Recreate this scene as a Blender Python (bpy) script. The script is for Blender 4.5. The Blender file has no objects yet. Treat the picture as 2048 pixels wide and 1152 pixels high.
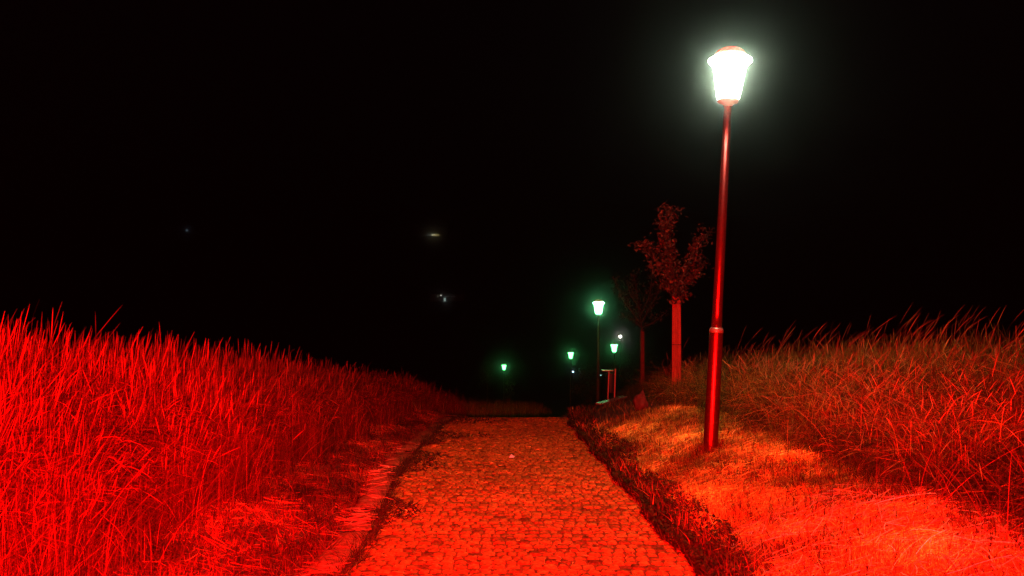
import bpy, bmesh, math, random
import numpy as np
from mathutils import Vector
random.seed(7); rng = np.random.default_rng(11)
S = bpy.context.scene; C = S.collection
R = math.radians
F = 1500.0; CZ = 1.45          # focal length in photo pixels, camera height over the path

# ------------------------------------------------------------------ camera
cd = bpy.data.cameras.new('camera'); cam = bpy.data.objects.new('camera', cd); C.objects.link(cam)
cam.location = (0, 0, CZ); cam.rotation_euler = (R(90), 0, 0)
cd.sensor_width = 36; cd.lens = F/2048*36; cd.clip_start = .05; cd.clip_end = 3000
S.camera = cam
# ------------------------------------------------------------------ night sky
w = bpy.data.worlds.new('World'); S.world = w; w.use_nodes = True
bg = w.node_tree.nodes['Background']; bg.inputs[0].default_value = (.55, .7, 1, 1); bg.inputs[1].default_value = .0004
S.view_settings.view_transform = 'Standard'; S.view_settings.look = 'None'
S.view_settings.exposure = 0; S.view_settings.gamma = 1
try:
    S.cycles.max_bounces = 3; S.cycles.diffuse_bounces = 1; S.cycles.volume_bounces = 0
    S.cycles.glossy_bounces = 2; S.cycles.use_light_tree = True
except Exception: pass
# ------------------------------------------------------------------ red vehicle lamps behind the photographer
def red_lamp(x, y, z, power):
    l = bpy.data.lights.new('tail_lamp_light', 'POINT'); l.energy = power; l.color = (1, .008, .007); l.shadow_soft_size = .09
    o = bpy.data.objects.new('tail_lamp_light', l); C.objects.link(o); o.location = (x, y, z); return o
red_lamp(-.45, -.4, 1.36, 7600)
red_lamp(.25, -.4, 1.36, 6800)

# ------------------------------------------------------------------ helpers
def world(px, py, d): return Vector(((px-1024)/F*d, d, CZ+(576-py)/F*d))
def tag(o, label=None, cat=None, group=None, kind=None):
    if label: o['label'] = label
    if cat: o['category'] = cat
    if group: o['group'] = group
    if kind: o['kind'] = kind
    return o
def empty(name, loc=(0, 0, 0), rot=(0, 0, 0)):
    o = bpy.data.objects.new(name, None); C.objects.link(o); o.location = loc; o.rotation_euler = rot; o.empty_display_size = .2; return o
def mat(name, col, rough=.7, metal=0, noise=None, bump=0, spec=.3, emit=None, estr=0, attr=False, nscale=8):
    m = bpy.data.materials.new(name); m.use_nodes = True; nt = m.node_tree; b = nt.nodes['Principled BSDF']
    b.inputs['Base Color'].default_value = (*col, 1); b.inputs['Roughness'].default_value = rough
    b.inputs['Metallic'].default_value = metal; b.inputs['Specular IOR Level'].default_value = spec
    if emit: b.inputs['Emission Color'].default_value = (*emit, 1); b.inputs['Emission Strength'].default_value = estr
    if attr:
        a = nt.nodes.new('ShaderNodeAttribute'); a.attribute_name = 'tint'
        nt.links.new(a.outputs['Color'], b.inputs['Base Color'])
    if noise:
        tc = nt.nodes.new('ShaderNodeTexCoord'); n = nt.nodes.new('ShaderNodeTexNoise'); n.inputs['Scale'].default_value = nscale
        n.inputs['Detail'].default_value = 8
        nt.links.new(tc.outputs['Object'], n.inputs['Vector'])
        r = nt.nodes.new('ShaderNodeValToRGB'); r.color_ramp.elements[0].position = .35; r.color_ramp.elements[1].position = .68
        r.color_ramp.elements[0].color = (*noise, 1); r.color_ramp.elements[1].color = (*col, 1)
        nt.links.new(n.outputs['Fac'], r.inputs[0])
        if attr:
            mx = nt.nodes.new('ShaderNodeMix'); mx.data_type = 'RGBA'; mx.blend_type = 'MULTIPLY'; mx.inputs[0].default_value = 1
            nt.links.new(a.outputs['Color'], mx.inputs[6]); nt.links.new(r.outputs[0], mx.inputs[7])
            nt.links.new(mx.outputs[2], b.inputs['Base Color'])
        else: nt.links.new(r.outputs[0], b.inputs['Base Color'])
        if bump:
            bp = nt.nodes.new('ShaderNodeBump'); bp.inputs['Strength'].default_value = bump; bp.inputs['Distance'].default_value = .02
            nt.links.new(n.outputs['Fac'], bp.inputs['Height']); nt.links.new(bp.outputs[0], b.inputs['Normal'])
    return m
def npmesh(name, V, Fq, m, tint=None, parent=None, smooth=False):
    """V (n,3); Fq list of index arrays, each (k,3) or (k,4)"""
    if not isinstance(Fq, (list, tuple)): Fq = [Fq]
    Fq = [f for f in Fq if len(f)]
    me = bpy.data.meshes.new(name); me.vertices.add(len(V)); me.vertices.foreach_set('co', np.asarray(V, np.float32).ravel())
    idx = np.concatenate([f.ravel() for f in Fq]).astype(np.int32)
    tot = np.concatenate([np.full(len(f), f.shape[1]) for f in Fq]); st = np.concatenate([[0], np.cumsum(tot)[:-1]]).astype(np.int32)
    me.loops.add(len(idx)); me.loops.foreach_set('vertex_index', idx)
    me.polygons.add(len(st)); me.polygons.foreach_set('loop_start', st)
    me.update(calc_edges=True)
    if smooth: me.polygons.foreach_set('use_smooth', np.ones(len(st), bool))
    if tint is not None:
        a = me.attributes.new('tint', 'FLOAT_COLOR', 'POINT')
        a.data.foreach_set('color', np.concatenate([tint, np.ones((len(V), 1))], 1).astype(np.float32).ravel())
    me.materials.append(m)
    o = bpy.data.objects.new(name, me); C.objects.link(o); o.parent = parent; return o
class MB:
    def __init__(s): s.bm = bmesh.new()
    def box(s, c, size, rz=0, bev=0, M=None):
        from mathutils import Matrix
        mt = Matrix.Translation(c) @ Matrix.Rotation(rz, 4, 'Z') @ (M or Matrix.Identity(4)) @ Matrix.Diagonal((*size, 1))
        r = bmesh.ops.create_cube(s.bm, size=1, matrix=mt)
        if bev:
            es = list({e for v in r['verts'] for e in v.link_edges}); bmesh.ops.bevel(s.bm, geom=es, offset=bev, segments=2, affect='EDGES')
        return s
    def lathe(s, prof, n=32, c=(0, 0, 0)):
        rings = []
        for r, z in prof:
            if r < 1e-5: rings.append([s.bm.verts.new((c[0], c[1], c[2]+z))])
            else: rings.append([s.bm.verts.new((c[0]+r*math.cos(2*math.pi*i/n), c[1]+r*math.sin(2*math.pi*i/n), c[2]+z)) for i in range(n)])
        for a, b in zip(rings, rings[1:]):
            for i in range(n):
                j = (i+1) % n
                q = [a[i % len(a)], a[j % len(a)], b[j % len(b)], b[i % len(b)]]
                u = []
                for v in q:
                    if v not in u: u.append(v)
                if len(u) > 2: s.bm.faces.new(u)
        return s
    def tube(s, pts, rad, n=8):
        pts = [Vector(p) for p in pts]; rings = []
        for i, p in enumerate(pts):
            t = (pts[min(i+1, len(pts)-1)]-pts[max(i-1, 0)]).normalized()
            a = t.cross(Vector((0, 1, 0)) if abs(t.y) < .9 else Vector((1, 0, 0))).normalized(); b = t.cross(a)
            rr = rad[i] if isinstance(rad, (list, tuple)) else rad
            rings.append([s.bm.verts.new(p+rr*(a*math.cos(2*math.pi*k/n)+b*math.sin(2*math.pi*k/n))) for k in range(n)])
        for a, b in zip(rings, rings[1:]):
            for k in range(n): s.bm.faces.new([a[k], a[(k+1) % n], b[(k+1) % n], b[k]])
        s.bm.faces.new(rings[0][::-1]); s.bm.faces.new(rings[-1]); return s
    def build(s, name, m, parent=None, smooth=False):
        bmesh.ops.recalc_face_normals(s.bm, faces=s.bm.faces)
        me = bpy.data.meshes.new(name); s.bm.to_mesh(me); s.bm.free(); me.materials.append(m)
        if smooth:
            for p in me.polygons: p.use_smooth = True
        o = bpy.data.objects.new(name, me); C.objects.link(o); o.parent = parent; return o

# ------------------------------------------------------------------ terrain functions
_by = np.array([-40, 17.7, 19, 28, 48, 60, 76, 120, 170, 220, 350, 600, 1000.])
_bz = np.array([3.64, -1.61, -1.84, -3.72, -6.65, -8.4, -10.9, -15.5, -17, -6, 21, 62, 90.])
def base(y): return np.interp(y, _by, _bz)
def cx(y): return np.interp(y, [-40, 16, 22, 30, 40, 48, 60, 76, 95, 120], [.1, .05, .55, 2.2, 4.2, 4.6, 3.0, -2.2, -6, -9])
def kerb_x(y):
    t = np.clip((np.asarray(y, float)-5)/5.5, 0, 1); t = t*t*(3-2*t)
    return -1.27-.33*t + (cx(y)-.05)
def left_x(y): return kerb_x(y)+.14
def right_x(y): return cx(y)+1.26
def wob(x, y): return (np.sin(x*2.1+y*.7)+np.sin(x*.9-y*1.7+1)+.6*np.sin(x*4.3+y*3.1)+.4*np.sin(-x*7.1+y*5.3+2))/3
def ground(x, y):
    x = np.asarray(x, float); y = np.asarray(y, float)
    tr = x-right_x(y); tl = kerb_x(y)-.12-x
    b = np.where(tr > 0, np.interp(tr, [0, .25, .9, 1.5, 3.3, 6, 14, 60, 200], [0, .12, .36, .5, .78, .9, 1.0, .5, 0]), 0)
    b = b*np.where(y > 16, np.interp(y, [16, 24, 30, 60], [1, 1.35, 1.0, .6]), 1)
    l = np.where(tl > 0, np.interp(tl, [0, .3, 1.3, 3, 8, 60], [.02, .08, .3, .4, .4, .2]), 0)
    z = base(y)+b+l
    out = np.clip(np.maximum(tr, tl)/.4, 0, 1)
    z = z+out*(wob(x, y)*.045+wob(x*2.7+3, y*2.1)*.025)
    ins = (tr < -.02) & (tl < -.25)
    z = np.where(ins, z-.06, z)
    # levelled bay beside the path where the bench stands
    dd = np.hypot((x-2.75), (y-19.4)); k = np.clip((1.9-dd)/.7, 0, 1)
    z = z*(1-k)+(-1.82)*k*1.0
    return z
def gz(x, y): return float(ground(x, y))

m_ground = mat('soil', (.085, .06, .035), .95, noise=(.03, .024, .014), bump=.6, nscale=14)
m_grass = mat('dry_grass', (1, 1, 1), .8, attr=True, spec=.03)
m_sett = mat('granite_sett', (1, 1, 1), .8, attr=True, noise=(.38, .33, .28), bump=.7, spec=.04, nscale=42)
m_kerb = mat('kerb_stone', (1, 1, 1), .85, attr=True, noise=(.6, .55, .5), bump=.6, spec=.04, nscale=25)

def grid_lines(a):
    out = []
    for (s, e, n) in a: out += list(np.linspace(s, e, n, endpoint=False))
    return np.array(out+[a[-1][1]])
gx = grid_lines([(-700, -60, 12), (-60, -14, 20), (-14, -4, 40), (-4, 5, 130), (5, 14, 50), (14, 60, 20), (60, 700, 12)])
gy = grid_lines([(-30, 1, 12), (1, 26, 260), (26, 80, 90), (80, 200, 24), (200, 1000, 24)])
X, Y = np.meshgrid(gx, gy); Z = ground(X, Y)
far = np.clip((Y-150)/150, 0, 1); Z = Z+far*(6*np.sin(X*.013+1)+3*np.sin(X*.031+Y*.01)) - np.clip(far*Y*.00, 0, 1)
n0, n1 = X.shape; I = np.arange(n0*n1).reshape(n0, n1)
q = np.stack([I[:-1, :-1], I[:-1, 1:], I[1:, 1:], I[1:, :-1]], -1).reshape(-1, 4)
g = npmesh('ground', np.stack([X, Y, Z], -1).reshape(-1, 3), q, m_ground, smooth=True); tag(g, kind='structure')
def far_z(x, y):
    f = min(max((y-150)/150, 0), 1); return gz(x, y)+f*(6*math.sin(x*.013+1)+3*math.sin(x*.031+y*.01))

# ------------------------------------------------------------------ sett paved path
def build_path():
    V = []; Q = []; T = []; nv = 0
    # bedding sheet
    ys = grid_lines([(-6, 26, 100), (26, 110, 120)])
    A = np.stack([left_x(ys)-.08, ys, base(ys)-.005], -1); B = np.stack([right_x(ys)+.06, ys, base(ys)-.005], -1)
    P = np.stack([A, B], 1).reshape(-1, 3); k = np.arange(len(ys)-1)*2
    V.append(P); Q.append(np.stack([k, k+1, k+3, k+2], -1)); T.append(np.tile([.36, .09, .022], (len(P), 1))); nv += len(P)
    y = 2.2; row = 0
    while y < 34:
        dy = .112+random.uniform(-.006, .006)
        x0 = float(left_x(y)); x1 = float(right_x(y)); x = x0+random.uniform(-.05, 0)
        while x < x1:
            wd = random.uniform(.07, .105)
            if random.random() > .012:
                xa, xb = x+.005, x+wd-.005; ya, yb = y+.005+random.uniform(-.003, .003), y+dy-.006+random.uniform(-.003, .003)
                arc = .03*math.sin((x-x0)/(x1-x0)*math.pi)+.010*math.sin(row*.35+x*2.2)
                tz = random.gauss(0, .0028); tx = random.gauss(0, .03); ty = random.gauss(0, .025); mx = (xa+xb)/2; my = (ya+yb)/2; jr = [random.uniform(-.004, .004) for _ in range(8)]
                cs = [(xa+jr[0], ya+jr[1]), (xb+jr[2], ya+jr[3]), (xb+jr[4], yb+jr[5]), (xa+jr[6], yb+jr[7])]; i = .016; pts = []
                for ring, (ins, zz) in enumerate([(0, -.03), (.0, -.008), (.006, .001), (i, .006)]):
                    for (px, py) in cs:
                        qx = px+(ins if px < mx else -ins); qy = py+(ins if py < my else -ins)
                        pts.append((qx, qy+arc, zz+(tz+tx*(qx-mx)+ty*(qy-my) if ring > 0 else 0)))
                pts.append((mx, my+arc, .008+tz))
                pts = np.array(pts); pts[:, 2] += base(pts[:, 1])
                f = []
                for r in range(3):
                    for c in range(4): f.append((r*4+c, r*4+(c+1) % 4, r*4+4+(c+1) % 4, r*4+4+c))
                V.append(pts); Q.append(np.array(f)+nv)
                for c in range(4): TRI.append((nv+12+c, nv+12+(c+1) % 4, nv+16))
                v = math.exp(random.gauss(0, .2))*(.5 if random.random() < .07 else 1)*(1+.22*float(wob(x*1.5, y*.9))); T.append(np.tile([.68*v, .22*v, .034*v], (17, 1))); nv += 17
            x += wd
        y += dy; row += 1
    return np.concatenate(V), [np.concatenate(Q), np.array(TRI)], np.concatenate(T)
TRI = []
V, Q, T = build_path()
p = npmesh('path', V, Q, m_sett, T, smooth=False); tag(p, kind='structure')

# kerb of flat stones along the left edge
V = []; Q = []; T = []; nv = 0; y = 2.4
while y < 30:
    L = random.uniform(.55, .95); ya, yb = y, y+L-random.uniform(.02, .05)
    xm = float(kerb_x((ya+yb)/2)); sk = float(kerb_x(yb)-kerb_x(ya)); hw = random.uniform(.115, .14); zt = random.uniform(.03, .075); tl = random.uniform(-.02, .02)
    N = 6; M_ = 4; i0 = nv
    for a in range(N+1):
        for b in range(-1, M_+2):
            u = a/N; v = min(max(b/M_, 0), 1); yy = ya+(yb-ya)*u; xx = xm+sk*(u-.5)+(v-.5)*2*hw+random.uniform(-.006, .006)
            e = min(v, 1-v)*2*hw; f = min(u, 1-u)*(yb-ya)
            zz = -.07 if b in (-1, M_+1) else zt+tl*(v-.5)-.02*math.exp(-e/.02)-.015*math.exp(-f/.03)+random.uniform(-.002, .002)
            V.append((xx, yy, zz+float(base(yy)))); s_ = .9+.2*math.sin(y*13); T.append((.72*s_, .12*s_, .05*s_))
    W_ = M_+3
    for a in range(N):
        for b in range(W_-1): Q.append((i0+a*W_+b, i0+a*W_+b+1, i0+(a+1)*W_+b+1, i0+(a+1)*W_+b))
    nv += (N+1)*W_; y += L
k = npmesh('kerb', np.array(V), np.array(Q), m_kerb, np.array(T), smooth=True); tag(k, kind='structure')

# ------------------------------------------------------------------ grass generators
def patch(x, y): return np.exp(1.0*wob(x*2.3, y*1.4)+.5*wob(y*3.7, x*5.1))[:, None]
class Grass:
    def __init__(s): s.V = []; s.Q = []; s.T = []; s.n = 0
    def spine(s, P, H, D, lean, t, droop):
        # P (n,3) H (n) D (n,2) lean (n) t (m) -> (n,m,3)
        t = t[None]; Hh = H[:, None]; ln = lean[:, None]
        hz = Hh*ln*(.35*t+.65*t**2)+Hh*droop[:, None]*t**5
        up = Hh*t/np.sqrt(1+(.75*ln)**2)-Hh*droop[:, None]*.7*t**5
        return np.stack([P[:, :1]+D[:, :1]*hz, P[:, 1:2]+D[:, 1:]*hz, P[:, 2:]+up], -1)
    def strips(s, P, H, D, lean, W, col, K=5, droop=None, prof='blade', yaw=None):
        n = len(P)
        if n == 0: return
        if droop is None: droop = np.zeros(n)
        t = np.linspace(0, 1, K+1); sp = s.spine(P, H, D, lean, t, droop)
        if yaw is None: yaw = rng.normal(0, .8, n)
        side = np.stack([np.cos(yaw), np.sin(yaw), np.zeros(n)], -1)[:, None]
        pr = (np.minimum(1, 1.25*(1-t)**.7)+.05) if prof == 'blade' else 1-.45*t
        hw = (W[:, None]*.5*pr[None])[..., None]
        V = np.stack([sp-side*hw, sp+side*hw], 2).reshape(-1, 3)
        m = K+1; b = s.n+np.arange(n)[:, None]*2*m+np.arange(K)[None]*2
        s.Q.append(np.stack([b, b+1, b+3, b+2], -1).reshape(-1, 4)); s.V.append(V)
        sh = np.ones((n, m, 1))
        s.T.append(np.repeat((col[:, None]*sh), 2, 1).reshape(-1, 3)); s.n += len(V)
        return sp
    def heads(s, P, H, D, lean, droop, col, r, a=.84, b=1.06, prof=(.2, .9, 1, .85, .2)):
        n = len(P)
        if n == 0: return
        t = np.linspace(a, b, len(prof)); sp = s.spine(P, H, D, lean, t, droop); m = len(prof)
        pr = np.array(prof)[None, :, None]*r[:, None, None]
        dirs = np.array([[1, 0, 0], [0, 1, 0], [-1, 0, 0], [0, -1, 0]], float)
        V = (sp[:, :, None]+dirs[None, None]*pr[..., None]).reshape(-1, 3)
        base_ = s.n+np.arange(n)[:, None]*4*m+np.arange(m-1)[None]*4
        for c in range(4):
            c2 = (c+1) % 4; s.Q.append(np.stack([base_+c, base_+c2, base_+4+c2, base_+4+c], -1).reshape(-1, 4))
        s.V.append(V); s.T.append(np.repeat(col, 4*m, 0)); s.n += len(V)
    def bits(s, x, y, z, L, W, col, tilt=.7):
        n = len(x); P = np.stack([x, y, z], -1); a = rng.random(n)*6.28; el = rng.normal(0, tilt, n)
        u = np.stack([np.cos(a)*np.cos(el), np.sin(a)*np.cos(el), np.sin(el)], -1)*L[:, None]; sag = np.array([0, 0, -1.])[None]*(L*rng.uniform(.0, .5, n))[:, None]
        w = np.cross(u, rng.normal(0, 1, (n, 3))); w /= np.linalg.norm(w, axis=1)[:, None]; w *= W[:, None]*.5
        sp = [P, P+u*.35-sag*.1, P+u*.7+sag*.25, P+u+sag*.8]
        V = np.stack([q for k, p_ in enumerate(sp) for q in (p_-w*(1, 1, .8, .2)[k], p_+w*(1, 1, .8, .2)[k])], 1).reshape(-1, 3)
        b = s.n+np.arange(n)[:, None]*8+np.arange(3)[None]*2
        s.Q.append(np.stack([b, b+1, b+3, b+2], -1).reshape(-1, 4)); s.V.append(V); s.T.append(np.repeat(col, 8, 0)); s.n += len(V)
    def build(s, name, m): return npmesh(name, np.concatenate(s.V), np.concatenate(s.Q), m, np.concatenate(s.T))
def cols(n, c, var=.3, hue=.15):
    v = np.exp(rng.normal(0, var, (n, 1))); return np.clip(np.array(c)[None]*v*np.exp(rng.normal(0, hue, (n, 3))), 0, .75)
def dirs(n, mean, spread):
    a = rng.normal(mean, spread, n); return np.stack([np.cos(a), np.sin(a)], -1)
def ylog(n, a, b): return a*np.exp(rng.random(n)*math.log(b/a))

def field_edge(y): return kerb_x(y)-np.interp(y, [0, 4, 12, 20, 30], [1.2, 1.25, 1.05, .8, .7])
# ---- left field of tall ripe grass
G = Grass()
def left_field(n, y0, y1, off_scale, off_min, h0, wmul=1, heads=.5, c=(.105, .013, .005)):
    y = ylog(n, y0, y1); off = off_min+rng.exponential(off_scale, n)
    x = field_edge(y)-off+rng.normal(0, .12, n)+.12*np.sin(y*2.3)+.1*np.sin(y*5.1)
    keep = (x > -.80*y-2.5); x = x[keep]; y = y[keep]; off = off[keep]; n = len(x)
    P = np.stack([x, y, ground(x, y)-.02], -1)
    hh = h0*np.interp(off, [0, .4, 1.2], [.68, .95, 1.0])*np.interp(y, [3, 5, 9, 16, 30], [1.03, 1.0, .91, .66, .6])*(1+.09*wob(x*.8, y*.9))
    H = hh*np.where(rng.random(n) < .2, rng.normal(.98, .1, n), rng.normal(.68, .13, n))
    D = dirs(n, .2, 2.0); lean = np.abs(rng.normal(.06, .2, n)); droop = np.where(rng.random(n) < .3, rng.uniform(.05, .4, n), 0)
    W = rng.uniform(.0012, .0022, n)*wmul*(1+y/24)
    col = cols(n, c, .85)
    col = col*np.interp(y, [3.2, 5.5], [.55, 1])[:, None]; G.strips(P, H, D, lean, W, col, 5, droop, 'stem')  # nearest stems and heads tinted darker to hold back the strong red light
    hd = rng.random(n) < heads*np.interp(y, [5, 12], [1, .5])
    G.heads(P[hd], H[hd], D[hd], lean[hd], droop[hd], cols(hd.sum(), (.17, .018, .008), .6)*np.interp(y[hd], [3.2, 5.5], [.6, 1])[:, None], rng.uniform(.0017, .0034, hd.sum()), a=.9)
    # leaf blades
    m = int(n*.9); i = rng.integers(0, n, m)
    Pb = P[i]+rng.normal(0, .04, (m, 3))*[1, 1, 0]
    G.strips(Pb, H[i]*rng.uniform(.25, .66, m), dirs(m, 0, 3), np.abs(rng.normal(.5, .4, m)), rng.uniform(.0013, .0027, m)*(1+y[i]/20), cols(m, (.065, .010, .004), .9), 5, np.abs(rng.normal(0, .12, m)))
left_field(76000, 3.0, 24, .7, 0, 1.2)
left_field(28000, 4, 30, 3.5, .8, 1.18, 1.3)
left_field(9000, 17, 45, 1.6, 0, 1.0, 1.5, .3, (.17, .15, .03))  # paler, greener tint stands in for lamp light past the crest
# tall emergent stalks
n = 420; y = ylog(n, 3.8, 15); x = field_edge(y)-rng.uniform(.1, 2.0, n)
P = np.stack([x, y, ground(x, y)], -1); H = np.interp(y, [3, 9, 16], [1.26, 1.18, .88])*rng.uniform(.92, 1.1, n); D = dirs(n, .1, .6); ln = np.abs(rng.normal(.12, .1, n)); dz = np.zeros(n)
G.strips(P, H, D, ln, np.full(n, .0028), cols(n, (.16, .02, .01), .3), 5, dz, 'stem'); G.heads(P, H, D, ln, dz, cols(n, (.2, .025, .012), .3), rng.uniform(.0024, .0042, n), a=.9, b=1.02)
# long arching blades near the lower left
n = 70; y = rng.uniform(3.2, 5.5, n); x = field_edge(y)+rng.uniform(-.5, .25, n)
P = np.stack([x, y, ground(x, y)], -1)
G.strips(P, rng.uniform(.5, 1.15, n), dirs(n, -.2, 1.0), rng.uniform(.6, 1.3, n), rng.uniform(.002, .004, n), cols(n, (.2, .03, .015), .3), 12, rng.uniform(.1, .6, n))
n = 5000; y = ylog(n, 3.0, 20); x = field_edge(y)+rng.normal(-.1, .22, n); P = np.stack([x, y, ground(x, y)], -1)
G.strips(P, rng.uniform(.2, .6, n), dirs(n, 0, 3), np.abs(rng.normal(.5, .5, n)), rng.uniform(.003, .006, n), cols(n, (.09, .015, .006), .6), 6, rng.uniform(0, .4, n))
for (n, c) in ((90000, (.11, .013, .005)), (50000, (.02, .007, .003))):
    y = ylog(n, 3.1, 20); off = rng.exponential(.6, n)-.05; x = field_edge(y)-off; h = 1.02*np.interp(y, [3, 9, 16, 30], [1.03, .9, .66, .6])*rng.random(n)**.8*np.interp(off, [0, .5], [.7, 1])
    G.bits(x, y, ground(x, y)+h, rng.uniform(.06, .28, n), rng.uniform(.0018, .0038, n)*(1+y/20), cols(n, c, .8))
tag(G.build('tall_grass', m_grass), 'dense tall ripe grass with seed heads filling the field left of the path', 'grass', kind='stuff')

# ---- right bank of tall leaning grass
G = Grass()
def right_edge(y): return np.interp(y, [0, 4, 6, 8, 11, 14, 30], [2.75, 2.75, 2.8, 2.95, 3.15, 3.0, 3.2])
def right_field(n, y0, y1, sc, h0, c1, c2, wm=1, heads=.35, off0=0, leanm=.35):
    y = ylog(n, y0, y1); off = off0+rng.exponential(sc, n); x = right_edge(y)+off+rng.normal(0, .12, n)+.1*np.sin(y*3.1)
    keep = x < .76*y+2.0; x = x[keep]; y = y[keep]; off = off[keep]; n = len(x)
    dl = np.hypot(x-3.1, y-14.6) > .15; x = x[dl]; y = y[dl]; off = off[dl]; n = len(x)
    P = np.stack([x, y, ground(x, y)-.02], -1)
    br = np.interp(y, [4, 8, 14, 20], [.7, 1.9, 1.8, 1.1])[:, None]*patch(x, y)**.5  # lamp light put into the grass tint, with the nearest grass darkened
    H = h0*np.interp(off, [0, .5, 1.5], [.5, .8, 1])*np.interp(y, [3, 5, 7, 9, 15, 22], [.66, .68, .78, .88, .75, .6])*np.clip(rng.normal(.85, .2, n), .3, 1.25)
    D = dirs(n, .1, 1.3); lean = np.abs(rng.normal(leanm, .35, n)); droop = np.where(rng.random(n) < .5, rng.uniform(.05, .5, n), 0)
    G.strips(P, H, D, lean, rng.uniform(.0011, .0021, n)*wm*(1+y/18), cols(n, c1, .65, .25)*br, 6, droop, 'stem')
    hd = rng.random(n) < heads
    G.heads(P[hd], H[hd], D[hd], lean[hd], droop[hd], cols(hd.sum(), c1, .35)*br[hd], rng.uniform(.0014, .0028, hd.sum())*(1+y[hd]/25), a=.86)
    m = int(n*1.0); i = rng.integers(0, n, m)
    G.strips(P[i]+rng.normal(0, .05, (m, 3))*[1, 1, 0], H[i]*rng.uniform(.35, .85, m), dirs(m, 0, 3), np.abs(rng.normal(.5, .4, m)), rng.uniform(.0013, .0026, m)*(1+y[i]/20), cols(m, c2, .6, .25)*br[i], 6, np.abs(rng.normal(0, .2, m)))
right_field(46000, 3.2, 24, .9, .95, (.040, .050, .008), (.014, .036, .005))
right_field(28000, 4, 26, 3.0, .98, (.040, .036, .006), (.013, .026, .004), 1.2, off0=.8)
# pale dry stalks
n = 11000; y = ylog(n, 4.6, 16); x = right_edge(y)+rng.exponential(1.2, n); P = np.stack([x, y, ground(x, y)], -1)
H = rng.uniform(.4, .95, n)*np.interp(y, [4, 8], [.72, 1]); D = dirs(n, .1, 1.2); ln = np.abs(rng.normal(.6, .4, n)); dp = rng.uniform(0, .5, n)
G.strips(P, H, D, ln, rng.uniform(.0013, .0024, n), cols(n, (.22, .19, .022), .8), 6, dp, 'stem'); G.heads(P, H, D, ln, dp, cols(n, (.3, .17, .06), .3), rng.uniform(.0015, .003, n), a=.88)
# long stalks above the rest
n = 260; y = ylog(n, 5, 15); x = right_edge(y)+rng.uniform(.1, 4, n); P = np.stack([x, y, ground(x, y)], -1)
H = rng.uniform(.9, 1.35, n)*np.interp(y, [5, 9], [.72, 1]); D = dirs(n, 0, .4); ln = rng.uniform(.15, .5, n); dp = rng.uniform(0, .1, n)
G.strips(P, H, D, ln, rng.uniform(.0018, .0028, n), cols(n, (.10, .03, .012), .3), 6, dp, 'stem'); G.heads(P, H, D, ln, dp, cols(n, (.15, .06, .02), .3), rng.uniform(.002, .004, n), a=.85)
# bright tangled clump at the lower right
n = 420; y = rng.uniform(3.4, 5.4, n); x = rng.uniform(2.4, 3.7, n); P = np.stack([x, y, ground(x, y)], -1)
G.strips(P, rng.uniform(.35, 1.0, n), dirs(n, .2, 1.1), rng.uniform(.3, 1.4, n), rng.uniform(.0018, .0035, n), cols(n, (.10, .022, .01), .7), 10, rng.uniform(0, .4, n))
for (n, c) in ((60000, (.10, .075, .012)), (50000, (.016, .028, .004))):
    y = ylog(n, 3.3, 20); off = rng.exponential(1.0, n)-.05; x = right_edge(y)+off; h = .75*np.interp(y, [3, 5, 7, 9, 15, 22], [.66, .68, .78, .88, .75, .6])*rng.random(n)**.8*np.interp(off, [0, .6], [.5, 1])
    G.bits(x, y, ground(x, y)+h, rng.uniform(.05, .26, n), rng.uniform(.0014, .003, n)*(1+y/20), cols(n, c, .9, .25)*np.interp(y, [4, 7], [.45, 1])[:, None])  # nearest scraps darkened too, against the bright red light
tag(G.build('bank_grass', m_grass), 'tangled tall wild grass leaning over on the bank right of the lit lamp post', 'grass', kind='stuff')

# ---- mown verge stubble and loose hay
def stubble(G, n, y0, y1, xf, c, h=(.03, .09), wm=1, lean=.6):
    y = ylog(n, y0, y1); x = xf(y, rng.random(n)); P = np.stack([x, y, ground(x, y)-.005], -1)
    G.strips(P, rng.uniform(*h, n), dirs(n, 0, 3), np.abs(rng.normal(lean, .5, n)), rng.uniform(.0025, .005, n)*wm*(1+y/14), cols(n, c, .55, .2)*patch(x, y), 3)
def straws(G, n, y0, y1, xf, c, L=(.06, .3), lift=.05, mean=0, spread=3, wm=1, gf=ground):
    y = ylog(n, y0, y1); x = xf(y, rng.random(n)); kp = wob(x*2.9, y*1.9)+.4*wob(y*6.1, x*5.3)+rng.random(n)*1.5 > .42; x = x[kp]; y = y[kp]; n = len(x); a = rng.normal(mean, spread, n); l = rng.uniform(*L, n)*np.where(rng.random(n) < .7, .6, 1)
    K = 4; t = np.linspace(-.5, .5, K+1); bend = rng.normal(0, .25, n)[:, None]*(t[None]**2)
    px = x[:, None]+l[:, None]*(np.cos(a)[:, None]*t-np.sin(a)[:, None]*bend); py = y[:, None]+l[:, None]*(np.sin(a)[:, None]*t+np.cos(a)[:, None]*bend)
    tilt = rng.normal(0, .13, n)
    pz = gf(px, py)+rng.random(n)[:, None]*lift+l[:, None]*tilt[:, None]*t+.006
    sp = np.stack([px, py, pz], -1); w = rng.uniform(.002, .0036, n)*wm*(1+y/16)
    side = np.stack([-np.sin(a), np.cos(a), rng.normal(0, .7, n)], -1); side /= np.linalg.norm(side, axis=1)[:, None]
    hw = (side*w[:, None]*.5)[:, None]
    V = np.stack([sp-hw, sp+hw], 2).reshape(-1, 3); m = K+1
    b = G.n+np.arange(n)[:, None]*2*m+np.arange(K)[None]*2
    G.Q.append(np.stack([b, b+1, b+3, b+2], -1).reshape(-1, 4)); G.V.append(V); G.T.append(np.repeat(cols(n, c, .5, .12)*patch(x, y), 2*m, 0)); G.n += len(V)
lv = lambda y, u: (kerb_x(y)-.10)+u*(field_edge(y)-.15-kerb_x(y)+.10)
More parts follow.
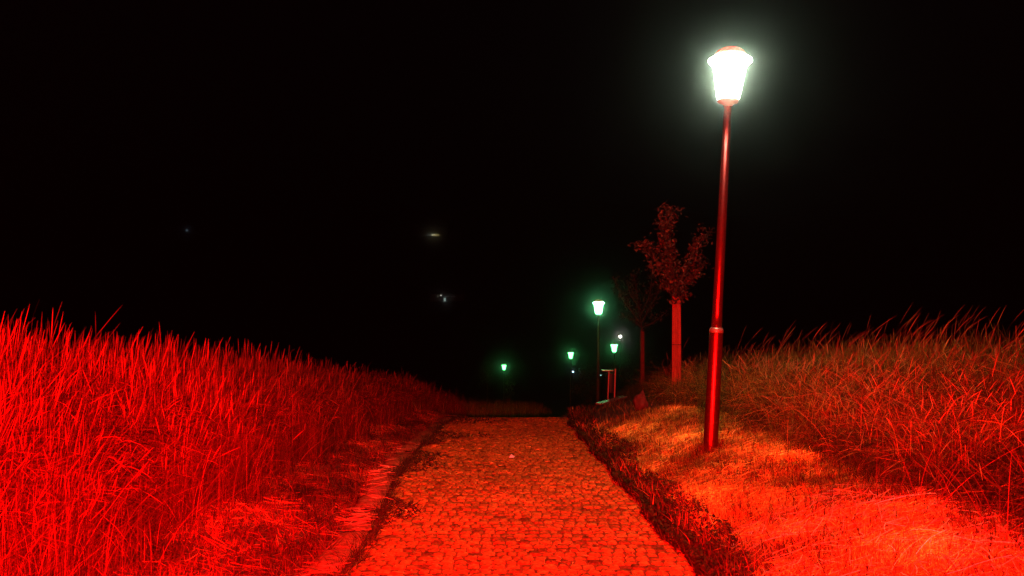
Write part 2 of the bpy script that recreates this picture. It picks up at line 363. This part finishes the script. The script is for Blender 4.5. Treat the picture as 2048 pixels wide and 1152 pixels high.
rv = lambda y, u: (right_x(y)+.12)+(u**.85)*(right_edge(y)+.1-right_x(y)-.12)
G = Grass()
stubble(G, 42000, 3.0, 26, lv, (.12, .022, .007))
stubble(G, 9000, 3.0, 26, lv, (.035, .02, .007), (.04, .12))
straws(G, 11000, 3.2, 20, lv, (.30, .055, .02), L=(.05, .28), lift=.05)
tag(G.build('mown_grass', m_grass), 'short trodden mown grass between the stone kerb and the tall field', 'grass', kind='stuff')
G = Grass()
stubble(G, 36000, 3.0, 14, rv, (.27, .18, .03), (.03, .12))
stubble(G, 9000, 3.0, 26, rv, (.07, .05, .015), (.05, .16))
rv2 = lambda y, u: rv(y, u)
stubble(G, 34000, 3.0, 13, rv, (.50, .40, .05), (.03, .11), .8)
straws(G, 22000, 3.2, 12.5, rv2, (.58, .48, .06), L=(.06, .34), lift=.07)
straws(G, 4000, 3.2, 11, rv2, (.55, .34, .09), L=(.08, .3), lift=.05)
straws(G, 3500, 3.2, 5.4, rv2, (.66, .42, .22), L=(.08, .3), lift=.10)  # paler straw colour near the camera stands in for overexposed light
n = 1500; y = ylog(n, 3.2, 13); x = rv(y, rng.random(n)); P = np.stack([x, y, ground(x, y)], -1)
G.strips(P, rng.uniform(.06, .24, n), dirs(n, 0, 3), np.abs(rng.normal(.3, .3, n)), rng.uniform(.002, .005, n), cols(n, (.035, .012, .005), .4), 4)
tag(G.build('cut_hay', m_grass), 'pale cut hay lying over the mown verge round the lamp post', 'hay', kind='stuff')
# ---- dark low weeds spilling over the right edge of the path, and tufts along the kerb
def weeds(G, n, y0, y1, xf, c, size=(.015, .04), lift=.07):
    y = ylog(n, y0, y1); x = xf(y, rng.random(n)); z = np.maximum(ground(x, y), base(y))+rng.random(n)**1.5*lift
    a = rng.random(n)*6.28; sz = rng.uniform(*size, n)*(1+y/20); el = rng.normal(.3, .5, n)
    u = np.stack([np.cos(a)*np.cos(el), np.sin(a)*np.cos(el), np.sin(el)], -1)*sz[:, None]; v = np.stack([-np.sin(a), np.cos(a), rng.normal(0, .3, n)], -1)*sz[:, None]*.33
    P = np.stack([x, y, z], -1); V = np.stack([P-u*.5, P+v, P+u*.5, P-v], 1).reshape(-1, 3)
    b = G.n+np.arange(n)[:, None]*4+np.arange(4)[None]; G.Q.append(b); G.V.append(V); G.T.append(np.repeat(cols(n, c, .4, .15), 4, 0)); G.n += len(V)
G = Grass()
re_ = lambda y, u: right_x(y)-.10+.03*np.sin(y*2.7)+.015*np.sin(y*7.1)+(u**1.6)*.44*np.interp(y, [3, 5, 8], [.6, .75, 1])*(.85+.2*np.sin(y*1.3))
weeds(G, 34000, 3.2, 26, re_, (.03, .028, .008), lift=.10)
stubble(G, 16000, 3.2, 26, re_, (.02, .026, .007), (.03, .12), 1, .5)
stubble(G, 6000, 3.2, 26, re_, (.16, .06, .02), (.05, .2), 1, .5)
def spots_w(y, u):
    x = rv(y, u); return x
n = 30; cyy = ylog(n, 3.6, 11); cxx = rv(cyy, rng.random(n)); i = rng.integers(0, n, 9000); yy = cyy[i]+rng.normal(0, .14, 9000); xx = cxx[i]+rng.normal(0, .10, 9000)
P = np.stack([xx, yy, ground(xx, yy)-.01], -1); G.strips(P, rng.uniform(.04, .16, 9000), dirs(9000, 0, 3), np.abs(rng.normal(.7, .5, 9000)), rng.uniform(.002, .0045, 9000), cols(9000, (.045, .02, .007), .5), 4)
n = 700; a = rng.random(n)*6.28; rr = .1+rng.exponential(.05, n); xx = 2.245+rr*np.cos(a); yy = 8.5+rr*np.sin(a); P = np.stack([xx, yy, ground(xx, yy)-.01], -1)
G.strips(P, rng.uniform(.05, .24, n), dirs(n, 0, 3), np.abs(rng.normal(.5, .4, n)), rng.uniform(.002, .004, n), cols(n, (.09, .03, .01), .6), 5)
tag(G.build('low_weeds', m_grass), 'dark leafy weeds in a strip along the right edge of the paving', 'weeds', kind='stuff')
G = Grass()
ke = lambda y, u: kerb_x(y)+.15+(u-.5)*.10
def tufts(G, nt, y0, y1, xf, c, per=26, h=(.05, .2)):
    ty = ylog(nt, y0, y1); tx = xf(ty, rng.random(nt)); i = np.repeat(np.arange(nt), per); n = len(i)
    x = tx[i]+rng.normal(0, .02, n); y = ty[i]+rng.normal(0, .03, n); P = np.stack([x, y, base(y)-.02], -1)
    G.strips(P, rng.uniform(*h, n)*rng.uniform(.5, 1.2, nt)[i], dirs(n, 0, 3), np.abs(rng.normal(.8, .5, n)), rng.uniform(.002, .005, n)*(1+y/16), cols(n, c, .4, .2), 5, rng.uniform(0, .3, n))
tufts(G, 190, 3.5, 24, ke, (.05, .035, .012))
ke2 = lambda y, u: kerb_x(y)-.13+(u-.5)*.14
tufts(G, 170, 3.5, 24, ke2, (.12, .04, .014))
wd2 = lambda y, u: left_x(y)+u**2*.55
wd2 = lambda y, u: left_x(y)+u**2*.5*np.clip(.5+.9*np.sin(y*1.9+1)+.5*np.sin(y*4.7), 0, 1.6)*np.interp(y, [5, 10, 13, 17], [.25, .8, 1.3, 1.9])
weeds(G, 7000, 6.0, 19, wd2, (.07, .035, .012), lift=.025)
tufts(G, 90, 5, 17, wd2, (.05, .04, .014), h=(.03, .12))
tag(G.build('kerb_tufts', m_grass), 'small dark grass tufts growing in the gap beside the stone kerb', 'grass', kind='stuff')
G = Grass()
pb = lambda x, y: base(y)+.006
straws(G, 9000, 3.6, 17, lambda y, u: left_x(y)+u**2.2*2.3, (.46, .17, .04), L=(.02, .10), lift=.004, gf=pb)
straws(G, 900, 4, 12, lambda y, u: kerb_x(y)-.13+u*.26, (.4, .13, .07), L=(.06, .25), lift=.012, mean=0, spread=.6, gf=lambda x, y: base(y)+.07)
tag(G.build('loose_straw', m_grass), 'scattered loose straw on the paving and on the kerb stones', 'straw', kind='stuff')

# ------------------------------------------------------------------ street lamps
m_pole = mat('painted_pole', (.36, .03, .03), .31, .9, noise=(.25, .022, .022), bump=.05, spec=.5, nscale=30)
m_ring = mat('aluminium_ring', (.4, .36, .3), .35, .6)
m_cap = mat('lamp_cap', (.6, .07, .06), .5, .1)
def glow(name, col, s): return mat(name, (.8, .8, .8), .5, emit=col, estr=s)
m_near = glow('lit_glass_white', (.78, 1, .66), 145)
m_green = glow('lit_glass_green', (.12, 1, .24), 11)
m_green2 = glow('lit_glass_pale_green', (.2, 1, .34), 28)
m_pole_dim = mat('dim_pole', (.035, .04, .015), .6)  # far poles darkened by colour so the red light hardly shows
HH = 4.02
def make_lamp():
    t = empty('street_lamp')
    MB().lathe([(0, -.4), (.083, -.4), (.083, 0), (.082, .02), (.075, 1.38), (.069, 1.40), (0, 1.40)], 40).build('lower_pole', m_pole, t, True)
    MB().lathe([(.0, 1.385), (.0765, 1.385), (.078, 1.395), (.078, 1.42), (.064, 1.445), (0, 1.445)], 40).build('collar', m_ring, t, True)
    MB().lathe([(0, 1.43), (.058, 1.43), (.056, 1.6), (.043, HH-.06), (0, HH-.06)], 36).build('upper_pole', m_pole, t, True)
    MB().lathe([(0, HH-.07), (.048, HH-.07), (.056, HH-.045), (.10, HH-.03), (.118, HH-.012), (.118, HH+.008), (0, HH+.008)], 36).build('head_base', m_ring, t, True)
    MB().lathe([(0, HH+.012), (.112, HH+.012), (.124, HH+.03), (.139, HH+.12), (.155, HH+.22), (.170, HH+.32), (.186, HH+.385), (.218, HH+.425), (.241, HH+.445), (.238, HH+.458), (.17, HH+.486), (0, HH+.487)], 24).build('lamp_shade', m_near, t, True)
    MB().lathe([(0, HH+.491), (.178, HH+.491), (.172, HH+.52), (.145, HH+.56), (.10, HH+.588), (.04, HH+.60), (0, HH+.602)], 36).build('lamp_cap', m_cap, t, True)
    return t
def dup(t, loc, rot=(0, 0, 0)):
    r = t.copy(); C.objects.link(r); r.location = loc; r.rotation_euler = rot
    for c in list(t.children):
        k = c.copy(); C.objects.link(k); k.parent = r
    return r
L1 = make_lamp(); L1.location = (2.245, 8.5, gz(2.245, 8.5)-.02); L1.rotation_euler = (0, R(2.9), R(0))
g1 = 'street lamps along the path'
tag(L1, 'tall glowing white lamp on a red lit pole standing in cut hay, nearest of all', 'street lamp', g1)
spots = [(1197, 628, 30, 0.4, 'green white path lamp second nearest, its dark pole left of the young trees'),
         (1228.5, 704, 48.5, -.5, 'green lit path lamp just above the two red posts of the bin'),
         (1141.5, 717, 60, .3, 'small green lit path lamp left of the second lamp pole'),
         (1008, 739.5, 76, 0, 'farthest green path lamp, smallest and alone over the end of the path')]
for (px, py, d, ln, lab) in spots:
    hb = world(px, py, d); o = dup(L1, (hb.x-math.tan(R(ln))*HH, d, hb.z-HH), (0, R(ln), 0)); tag(o, lab)
    for c in o.children:
        if c.name.startswith('lamp_shade'):
            c.material_slots[0].link = 'OBJECT'; c.material_slots[0].material = m_green2 if d < 40 else m_green
        elif 'pole' in c.name or 'collar' in c.name or 'hatch' in c.name:
            c.material_slots[0].link = 'OBJECT'; c.material_slots[0].material = m_pole_dim

# ------------------------------------------------------------------ young trees with slatted trunk guards
m_bark = mat('bark', (.05, .03, .02), .9, noise=(.02, .015, .01), bump=.6, nscale=30)
m_slat = mat('reed_slat', (.44, .055, .03), .8, noise=(.30, .035, .02), bump=.3, nscale=12)
m_slat_dim = mat('dim_reed_slat', (.17, .03, .02), .85, noise=(.1, .02, .015), nscale=12)  # darker slat copy: weaker light on the farther guard put into its colour
m_leaf = mat('leaf', (1, 1, 1), .55, attr=True, spec=.3)
def leaves(pts, n_per, spread, size, c, hang=.5):
    pts = np.array(pts); n = len(pts)*n_per; P = np.repeat(pts, n_per, 0)+rng.normal(0, spread, (n, 3))
    a = rng.random(n)*6.28; el = rng.normal(-hang, .5, n); sz = rng.uniform(*size, n)
    u = np.stack([np.cos(a)*np.cos(el), np.sin(a)*np.cos(el), np.sin(el)], -1)*sz[:, None]
    v = np.cross(u, rng.normal(0, 1, (n, 3))); v /= np.linalg.norm(v, axis=1)[:, None]; v *= sz[:, None]*.24
    nm = np.cross(u, v); nm /= np.linalg.norm(nm, axis=1)[:, None]; nm *= sz[:, None]*.1
    V = np.stack([P-u*.5, P-u*.1+v-nm, P+u*.5-nm, P-u*.1-v-nm, P+nm], 1).reshape(-1, 3)
    k = np.arange(n)[:, None]*5
    Q = np.concatenate([k+np.array([[0, 1, 4]]), k+np.array([[1, 2, 4]]), k+np.array([[2, 3, 4]]), k+np.array([[3, 0, 4]])])
    return V, Q, np.repeat(cols(n, c, .65, .15), 5, 0)
def along(poly, step):
    out = []
    for a, b in zip(poly, poly[1:]):
        k = max(1, int((b-a).length/step))
        for i in range(k): out.append(tuple(a.lerp(b, i/k)))
    return out+[tuple(poly[-1])]
def young_tree(px, pyb, d, top_y, gw, branches, label, dens, c, twist):
    b = world(px, pyb, d); zb = gz(b.x, d)-.03; t = empty('young_tree', (b.x, d, zb)); tag(t, label, 'tree', 'young trees with slatted trunk guards')
    zt = CZ+(576-top_y)/F*d-zb
    def loc(p, dy=0): v = world(p[0], p[1], d); return Vector((v.x-b.x, dy, v.z-zb))
    tr = MB(); tr.tube([(0, 0, -.1), (0.01, 0, zt*.6), (0, 0, zt+.1)], [.04, .034, .03]); cr = []
    sub = MB()
    for bi, br in enumerate(branches):
        dy = 0; pts = []
        for j, p in enumerate(br): pts.append(loc(p, dy)); dy += (math.sin(bi*2.4+twist)*.18)
        k = len(pts); tr.tube(pts, [.024*(1-.8*i/k) if bi else .03*(1-.7*i/k) for i in range(k)], 6)
        pp = along(pts, .05); cr += pp[int(len(pp)*.18):]
        for q_ in pp[int(len(pp)*.25)::4]:
            q_ = Vector(q_); e = q_+Vector((random.uniform(-.16, .16), random.uniform(-.2, .2), random.uniform(-.05, .16))); tr.tube([q_, q_.lerp(e, .5)+Vector((0, 0, .015)), e], [.006, .005, .003], 4); cr += along([q_, e], .06)
    tr.build('trunk', m_bark, t, True)
    V, Q_, T_ = leaves(cr, dens, .075, (.06, .12), c); npmesh('crown', V, Q_, m_leaf, T_, t)
    gd = MB(); n = 11
    for i in range(n):
        a = 2*math.pi*i/n+.35; top = zt+random.uniform(-.03, .02)
        rr = gw*.5
        gd.tube([(rr*math.cos(a), rr*math.sin(a), -.05), (rr*1.0*math.cos(a), rr*math.sin(a), zt*.5), (rr*.92*math.cos(a), rr*.92*math.sin(a), top)], [.019, .019, .018], 6)
    gd.build('trunk_guard', m_slat if d < 20 else m_slat_dim, t)
    for z in (.35, zt*.55, zt-.12): MB().lathe([(gw*.5+.021, z-.008), (gw*.5+.024, z), (gw*.5+.021, z+.008), (gw*.5+.012, z), (gw*.5+.021, z-.008)], 20).build('guard_wire', m_bark, t)
    return t
brs = [[(1352, 600), (1350, 560), (1346, 520), (1340, 480), (1337, 440), (1342, 412)],
       [(1350, 575), (1335, 545), (1312, 515), (1296, 488), (1280, 492)],
       [(1349, 555), (1334, 515), (1322, 480), (1326, 448), (1334, 430)],
       [(1353, 592), (1368, 572), (1386, 556), (1404, 545), (1424, 526)],
       [(1353, 580), (1366, 545), (1377, 515), (1388, 490), (1406, 466)],
       [(1347, 540), (1330, 530), (1318, 540), (1312, 530)],
       [(1350, 590), (1340, 570), (1330, 558)], [(1352, 590), (1362, 585), (1366, 592)]]
young_tree(1353, 778, 15, 594, .145, brs, 'young leafy tree with a bright slatted guard beside the near lamp pole', 7, (.034, .014, .005), .5)
b2 = [[(1285, 668), (1283, 640), (1280, 610), (1278, 575), (1276, 545)], [(1284, 650), (1260, 620), (1240, 595), (1226, 560)],
      [(1284, 645), (1300, 615), (1315, 590), (1325, 560)], [(1282, 620), (1262, 590), (1256, 560)], [(1282, 630), (1298, 590), (1300, 548)], [(1284, 655), (1268, 640), (1246, 632)], [(1284, 655), (1305, 645), (1330, 625)]]
young_tree(1285, 775, 22.5, 662, .085, b2, 'dim dark crowned young tree with a thin red guard left of the first tree', 4, (.007, .008, .003), 1.7)  # leaves darkened as well, dimming the farther tree by colour

# ------------------------------------------------------------------ bench, litter bin stand, boulder, scrap
m_wood = mat('weathered_board', (.33, .30, .25), .32, noise=(.2, .17, .14), bump=.3, nscale=20)
m_dark = mat('dark_metal', (.03, .03, .03), .5, .3)
m_post = mat('steel_post', (.55, .30, .28), .35, .3)
bt = 1.45-2.85
e = empty('bench', (2.56, 19.2, bt-.44), (0, 0, R(56)))
tag(e, 'low backless bench beside the path beneath the bin posts, its seat catching pale light', 'bench')
for dx in (-.045, .045): MB().box((0, dx, .42), (1.5, .08, .035), bev=.008).build('seat_plank', m_wood, e)
for s_ in (-.55, .55): MB().box((s_, 0, .18), (.07, .14, .42), bev=.01).build('leg', m_dark, e)
def bin_stand():
    p = world(1222, 800, 20.6); z = gz(p.x, 20.6); e = empty('litter_bin', (p.x, 20.6, z)); tag(e, 'slim litter bin stand with red lit posts and a thin flat lid behind the bench', 'litter bin')
    top = CZ+(576-741)/F*20.6-z
    MB().tube([(-.10, 0, -.1), (-.055, 0, top-.01)], .017, 10).build('post', m_post, e)
    MB().tube([(.09, .03, -.1), (.125, .03, top+.05)], .020, 10).build('post', m_post, e)
    MB().box((-.10, 0, top+.005), (.31, .2, .018), bev=.005).build('lid', m_ring, e)
    MB().lathe([(0, top-.62), (.10, top-.62), (.115, top-.3), (.115, top-.1), (.10, top-.1), (.1, top-.58), (0, top-.58)], 20, (.01, .14, 0)).build('bin_body', m_dark, e)
bin_stand()
def boulder(loc, size, label, seed):
    bm = bmesh.new(); bmesh.ops.create_icosphere(bm, subdivisions=4, radius=1)
    from mathutils import noise as mn
    for v in bm.verts:
        n = mn.noise(v.co*1.3+Vector((seed, 0, 0)))*.35+mn.noise(v.co*4+Vector((0, seed, 0)))*.1
        q = v.co*(1+n); q.z = q.z*(1.0 if q.z > 0 else .6); tp = max(0, q.z); v.co = Vector((q.x*(1-.45*tp)*size[0], q.y*(1-.45*tp)*size[1], q.z*size[2]))
    me = bpy.data.meshes.new('boulder'); bm.to_mesh(me); bm.free(); me.materials.append(m_rock)
    for p_ in me.polygons: p_.use_smooth = True
    o = bpy.data.objects.new('boulder', me); C.objects.link(o); o.location = loc; o.rotation_euler = (0, R(14), R(30)); tag(o, label, 'boulder'); return o
m_rock = mat('rock', (.16, .04, .03), .9, noise=(.08, .02, .015), bump=.8, nscale=9)
pz = world(1281, 797, 14); boulder((pz.x, 14, pz.z-.08), (.105, .17, .22), 'pointed red lit boulder in the grass between bench and first young tree', 3)
bm = bmesh.new(); zs = float(base(9.9)); 
vs = [bm.verts.new(c) for c in [(-.035, 0, 0), (.03, -.01, .0), (.05, .05, .004), (-.02, .06, .012), (.0, .03, .045), (-.012, .02, .03)]]
for f in [(0, 1, 4), (0, 4, 5), (0, 5, 3), (1, 2, 4), (2, 3, 4), (3, 5, 4), (0, 3, 2, 1)]: bm.faces.new([vs[i] for i in f])
me = bpy.data.meshes.new('paper_scrap'); bm.to_mesh(me); bm.free(); me.materials.append(mat('paper', (.8, .75, .7), .6))
o = bpy.data.objects.new('paper_scrap', me); C.objects.link(o); 
ds = CZ/((917-576)/F-(-_bz[1]/17.7)); o.location = ((1023-1024)/F*ds, ds, float(base(ds))+.012); tag(o, 'tiny crumpled pale paper scrap on the dark middle of the paving', 'paper')

# ------------------------------------------------------------------ bushes and trees beyond the crest
def bush(x, y, r, h, label, name='bush', n=1600, trunk=0, c=(.04, .06, .02), cat='bush', zoff=0):
    z = gz(x, y) if y < 140 else far_z(x, y); t = empty(name, (x, y, z)); tag(t, label, cat)
    tr = MB(); tr.tube([(0, 0, -.2), (.05, 0, trunk*.6+.2), (0, .05, trunk+h*.5)], [.05+.02*h, .04+.015*h, .02], 8)
    for i in range(9):
        a = i*2.4; zz = trunk+h*(.1+.06*i); tr.tube([(0, 0, zz), (r*.35*math.cos(a), r*.35*math.sin(a), zz+.16*h), (r*.75*math.cos(a), r*.75*math.sin(a), zz+.26*h)], [.03, .02, .008], 5)
    tr.build('trunk', m_bark, t, True)
    cc = []
    for i in range(38):
        a = rng.random()*6.28; el = rng.uniform(-1, 1); rad = rng.random()**.4; s = math.sqrt(1-el*el); cc.append((r*rad*s*math.cos(a), r*rad*s*math.sin(a), trunk+h*.52+h*.5*rad*el))
    V, Q_, T_ = leaves(cc, n//38, .17*r, (.07, .16), c, .3); npmesh('crown', V, Q_, m_leaf, T_, t)
bush(5.0, 45, 1.3, 3.3, 'round bush behind the second lamp pole, faintly green from lamp light', c=(.035, .06, .02))
bush(8.3, 50, 1.8, 3.6, 'dark bush right of the lamp over the bin posts', c=(.03, .05, .02))
bush(-.2, 77.2, .55, 3.2, 'slim shrub lit bright green beside the farthest lamp', n=900, c=(.06, .12, .03))
bush(-2.6, 78.5, 1.2, 2.3, 'small tree left of the farthest lamp with faintly green leaves', 'small_tree', 700, 2.6, (.05, .09, .03), 'tree')
bush(6.6, 62, 1.6, 3.2, 'dark bush right of the small lamp near the end of the path', c=(.025, .04, .015))
bush(-67, 245, 6, 9, 'dim olive tree alone in the dark valley left of the path', 'valley_tree', 1500, 3, (.05, .06, .02), 'tree')

# ------------------------------------------------------------------ far lights and houses
def point_lamp(px, py, d, r, col, s, label, name='distant_lamp', cat='lamp'):
    p = world(px, py, d); z = gz(p.x, d) if d < 140 else far_z(p.x, d); z = min(z, p.z-1.2)
    t = empty(name, (p.x, d, z)); tag(t, label, cat); h = p.z-z
    MB().tube([(0, 0, -.5), (0, 0, h-r)], [.06, .045], 8).build('pole', m_dark, t)
    MB().lathe([(0, h-r), (r*.7, h-r*.7), (r, h), (r*.75, h+r*.6), (0, h+r*.9)], 14).build('globe', glow('lit_globe', col, s), t, True)
    MB().lathe([(0, h+r*.92), (r*.9, h+r*.92), (r*.3, h+r*1.25), (0, h+r*1.3)], 14).build('lamp_cap', m_dark, t, True)
point_lamp(1240.5, 673, 95, .17, (1, .93, .8), 25, 'distant cream white globe lamp above the lamp over the bin')
point_lamp(1146, 743.5, 88, .10, (.55, .8, 1), 6, 'tiny bluish lamp below the small green path lamp', 'path_light')
point_lamp(1201.5, 750.5, 66, .055, (.6, 1, .9), 2.5, 'faint pinprick lamp just left of the bin lid', 'path_light')
point_lamp(374, 460.5, 330, .42, (.45, .75, 1), .5, 'lone bluish lamp high on the dark hillside at the left')
m_wall = mat('render_wall', (.5, .48, .42), .9, noise=(.42, .4, .36), nscale=2); m_roof = mat('roof_tile', (.12, .06, .05), .8)
def house(px, py, d, size, label, wins, zoff, name='house', rz=0):
    p = world(px, py, d); z = p.z-zoff; t = empty(name, (p.x, d, z), (0, 0, rz)); tag(t, label, 'house'); W_, D_, H_ = size
    MB().box((0, D_/2, H_/2-2), (W_, D_, H_+4)).build('wall', m_wall, t)
    bm = MB(); b_ = bm.bm
    v = [b_.verts.new(c) for c in [(-W_/2-.4, -.5, H_+.003), (W_/2+.4, -.5, H_+.003), (W_/2+.4, D_+.5, H_+.003), (-W_/2-.4, D_+.5, H_+.003), (-W_/2-.4, D_/2, H_+3), (W_/2+.4, D_/2, H_+3)]]
    for f in [(0, 1, 5, 4), (2, 3, 4, 5), (0, 4, 3), (1, 2, 5), (3, 2, 1, 0)]: b_.faces.new([v[i] for i in f])
    bm.build('roof', m_roof, t)
    for (wx, wz, ww, wh, col, s) in wins:
        MB().box((wx, -.03, zoff+wz), (ww+.2, .08, wh+.2)).build('window', m_wood, t)
        pane = MB().box((wx, -.085, zoff+wz), (ww, .03, wh)).build('pane', glow('lit_pane', col, s), None); pane.parent = [c for c in t.children if c.name.startswith('window')][-1]
    return t
k_ = 350/F
house(866, 471.5, 350, (12, 8, 6), 'distant house on the hillside with a row of warm lit windows',
      [((876.5-866)*k_, 0, .6, 1.0, (1, .72, .2), 1.6), ((872.5-866)*k_, 0, .6, 1.0, (1, .8, .3), 1.7), ((868.5-866)*k_, 0, .6, 1.1, (1, .95, .5), 2.4), ((864.8-866)*k_, 0, .6, 1.2, (1, 1, .6), 3.2),
       ((861.5-866)*k_, .1, .5, .5, (.8, .9, .6), .2), ((857-866)*k_, .3, .6, .6, (.9, .95, .9), .25)], 2)
house(840, 460.5, 362, (7, 7, 5), 'small dark house beside the lit row with one faint window', [(1.1, 0, .6, .9, (1, 1, .8), .4)], 2)
k_ = 220/F
house(894, 600, 220, (10, 7, 3.6), 'low house in the valley with a pale lit doorway and small white lamp',
      [((889.6-894)*k_, -.15, .55, 1.55, (.75, 1, .9), .45), ((882-894)*k_, 1.35, .42, .3, (1, .97, .85), 1.0), ((876-894)*k_, 1.1, .45, .7, (.9, 1, .7), .05), ((895-894)*k_, -.45, .45, .25, (.8, .9, .7), .08),
       ((893.5-894)*k_, 1.05, 1.2, .2, (.9, 1, .9), .04), ((906-894)*k_, 1.0, 1.5, .25, (.9, 1, .9), .02)], 1.9)

# ------------------------------------------------------------------ thin haze volume, added to give the lamps a halo
hz = MB().box((0, 470, 45), (1480, 1200, 160)).build('haze', bpy.data.materials.new('glow_haze')); hz.display_type = 'WIRE'
m = hz.data.materials[0]; m.use_nodes = True; nt = m.node_tree; nt.nodes.remove(nt.nodes['Principled BSDF'])
pv = nt.nodes.new('ShaderNodeVolumePrincipled'); pv.inputs['Color'].default_value = (.92, .96, 1, 1); pv.inputs['Density'].default_value = .0033
pv.inputs['Anisotropy'].default_value = .99
nt.links.new(pv.outputs[0], nt.nodes['Material Output'].inputs['Volume'])
tag(hz, 'thin haze added to draw a glow round the lamps', 'haze', kind='stuff')
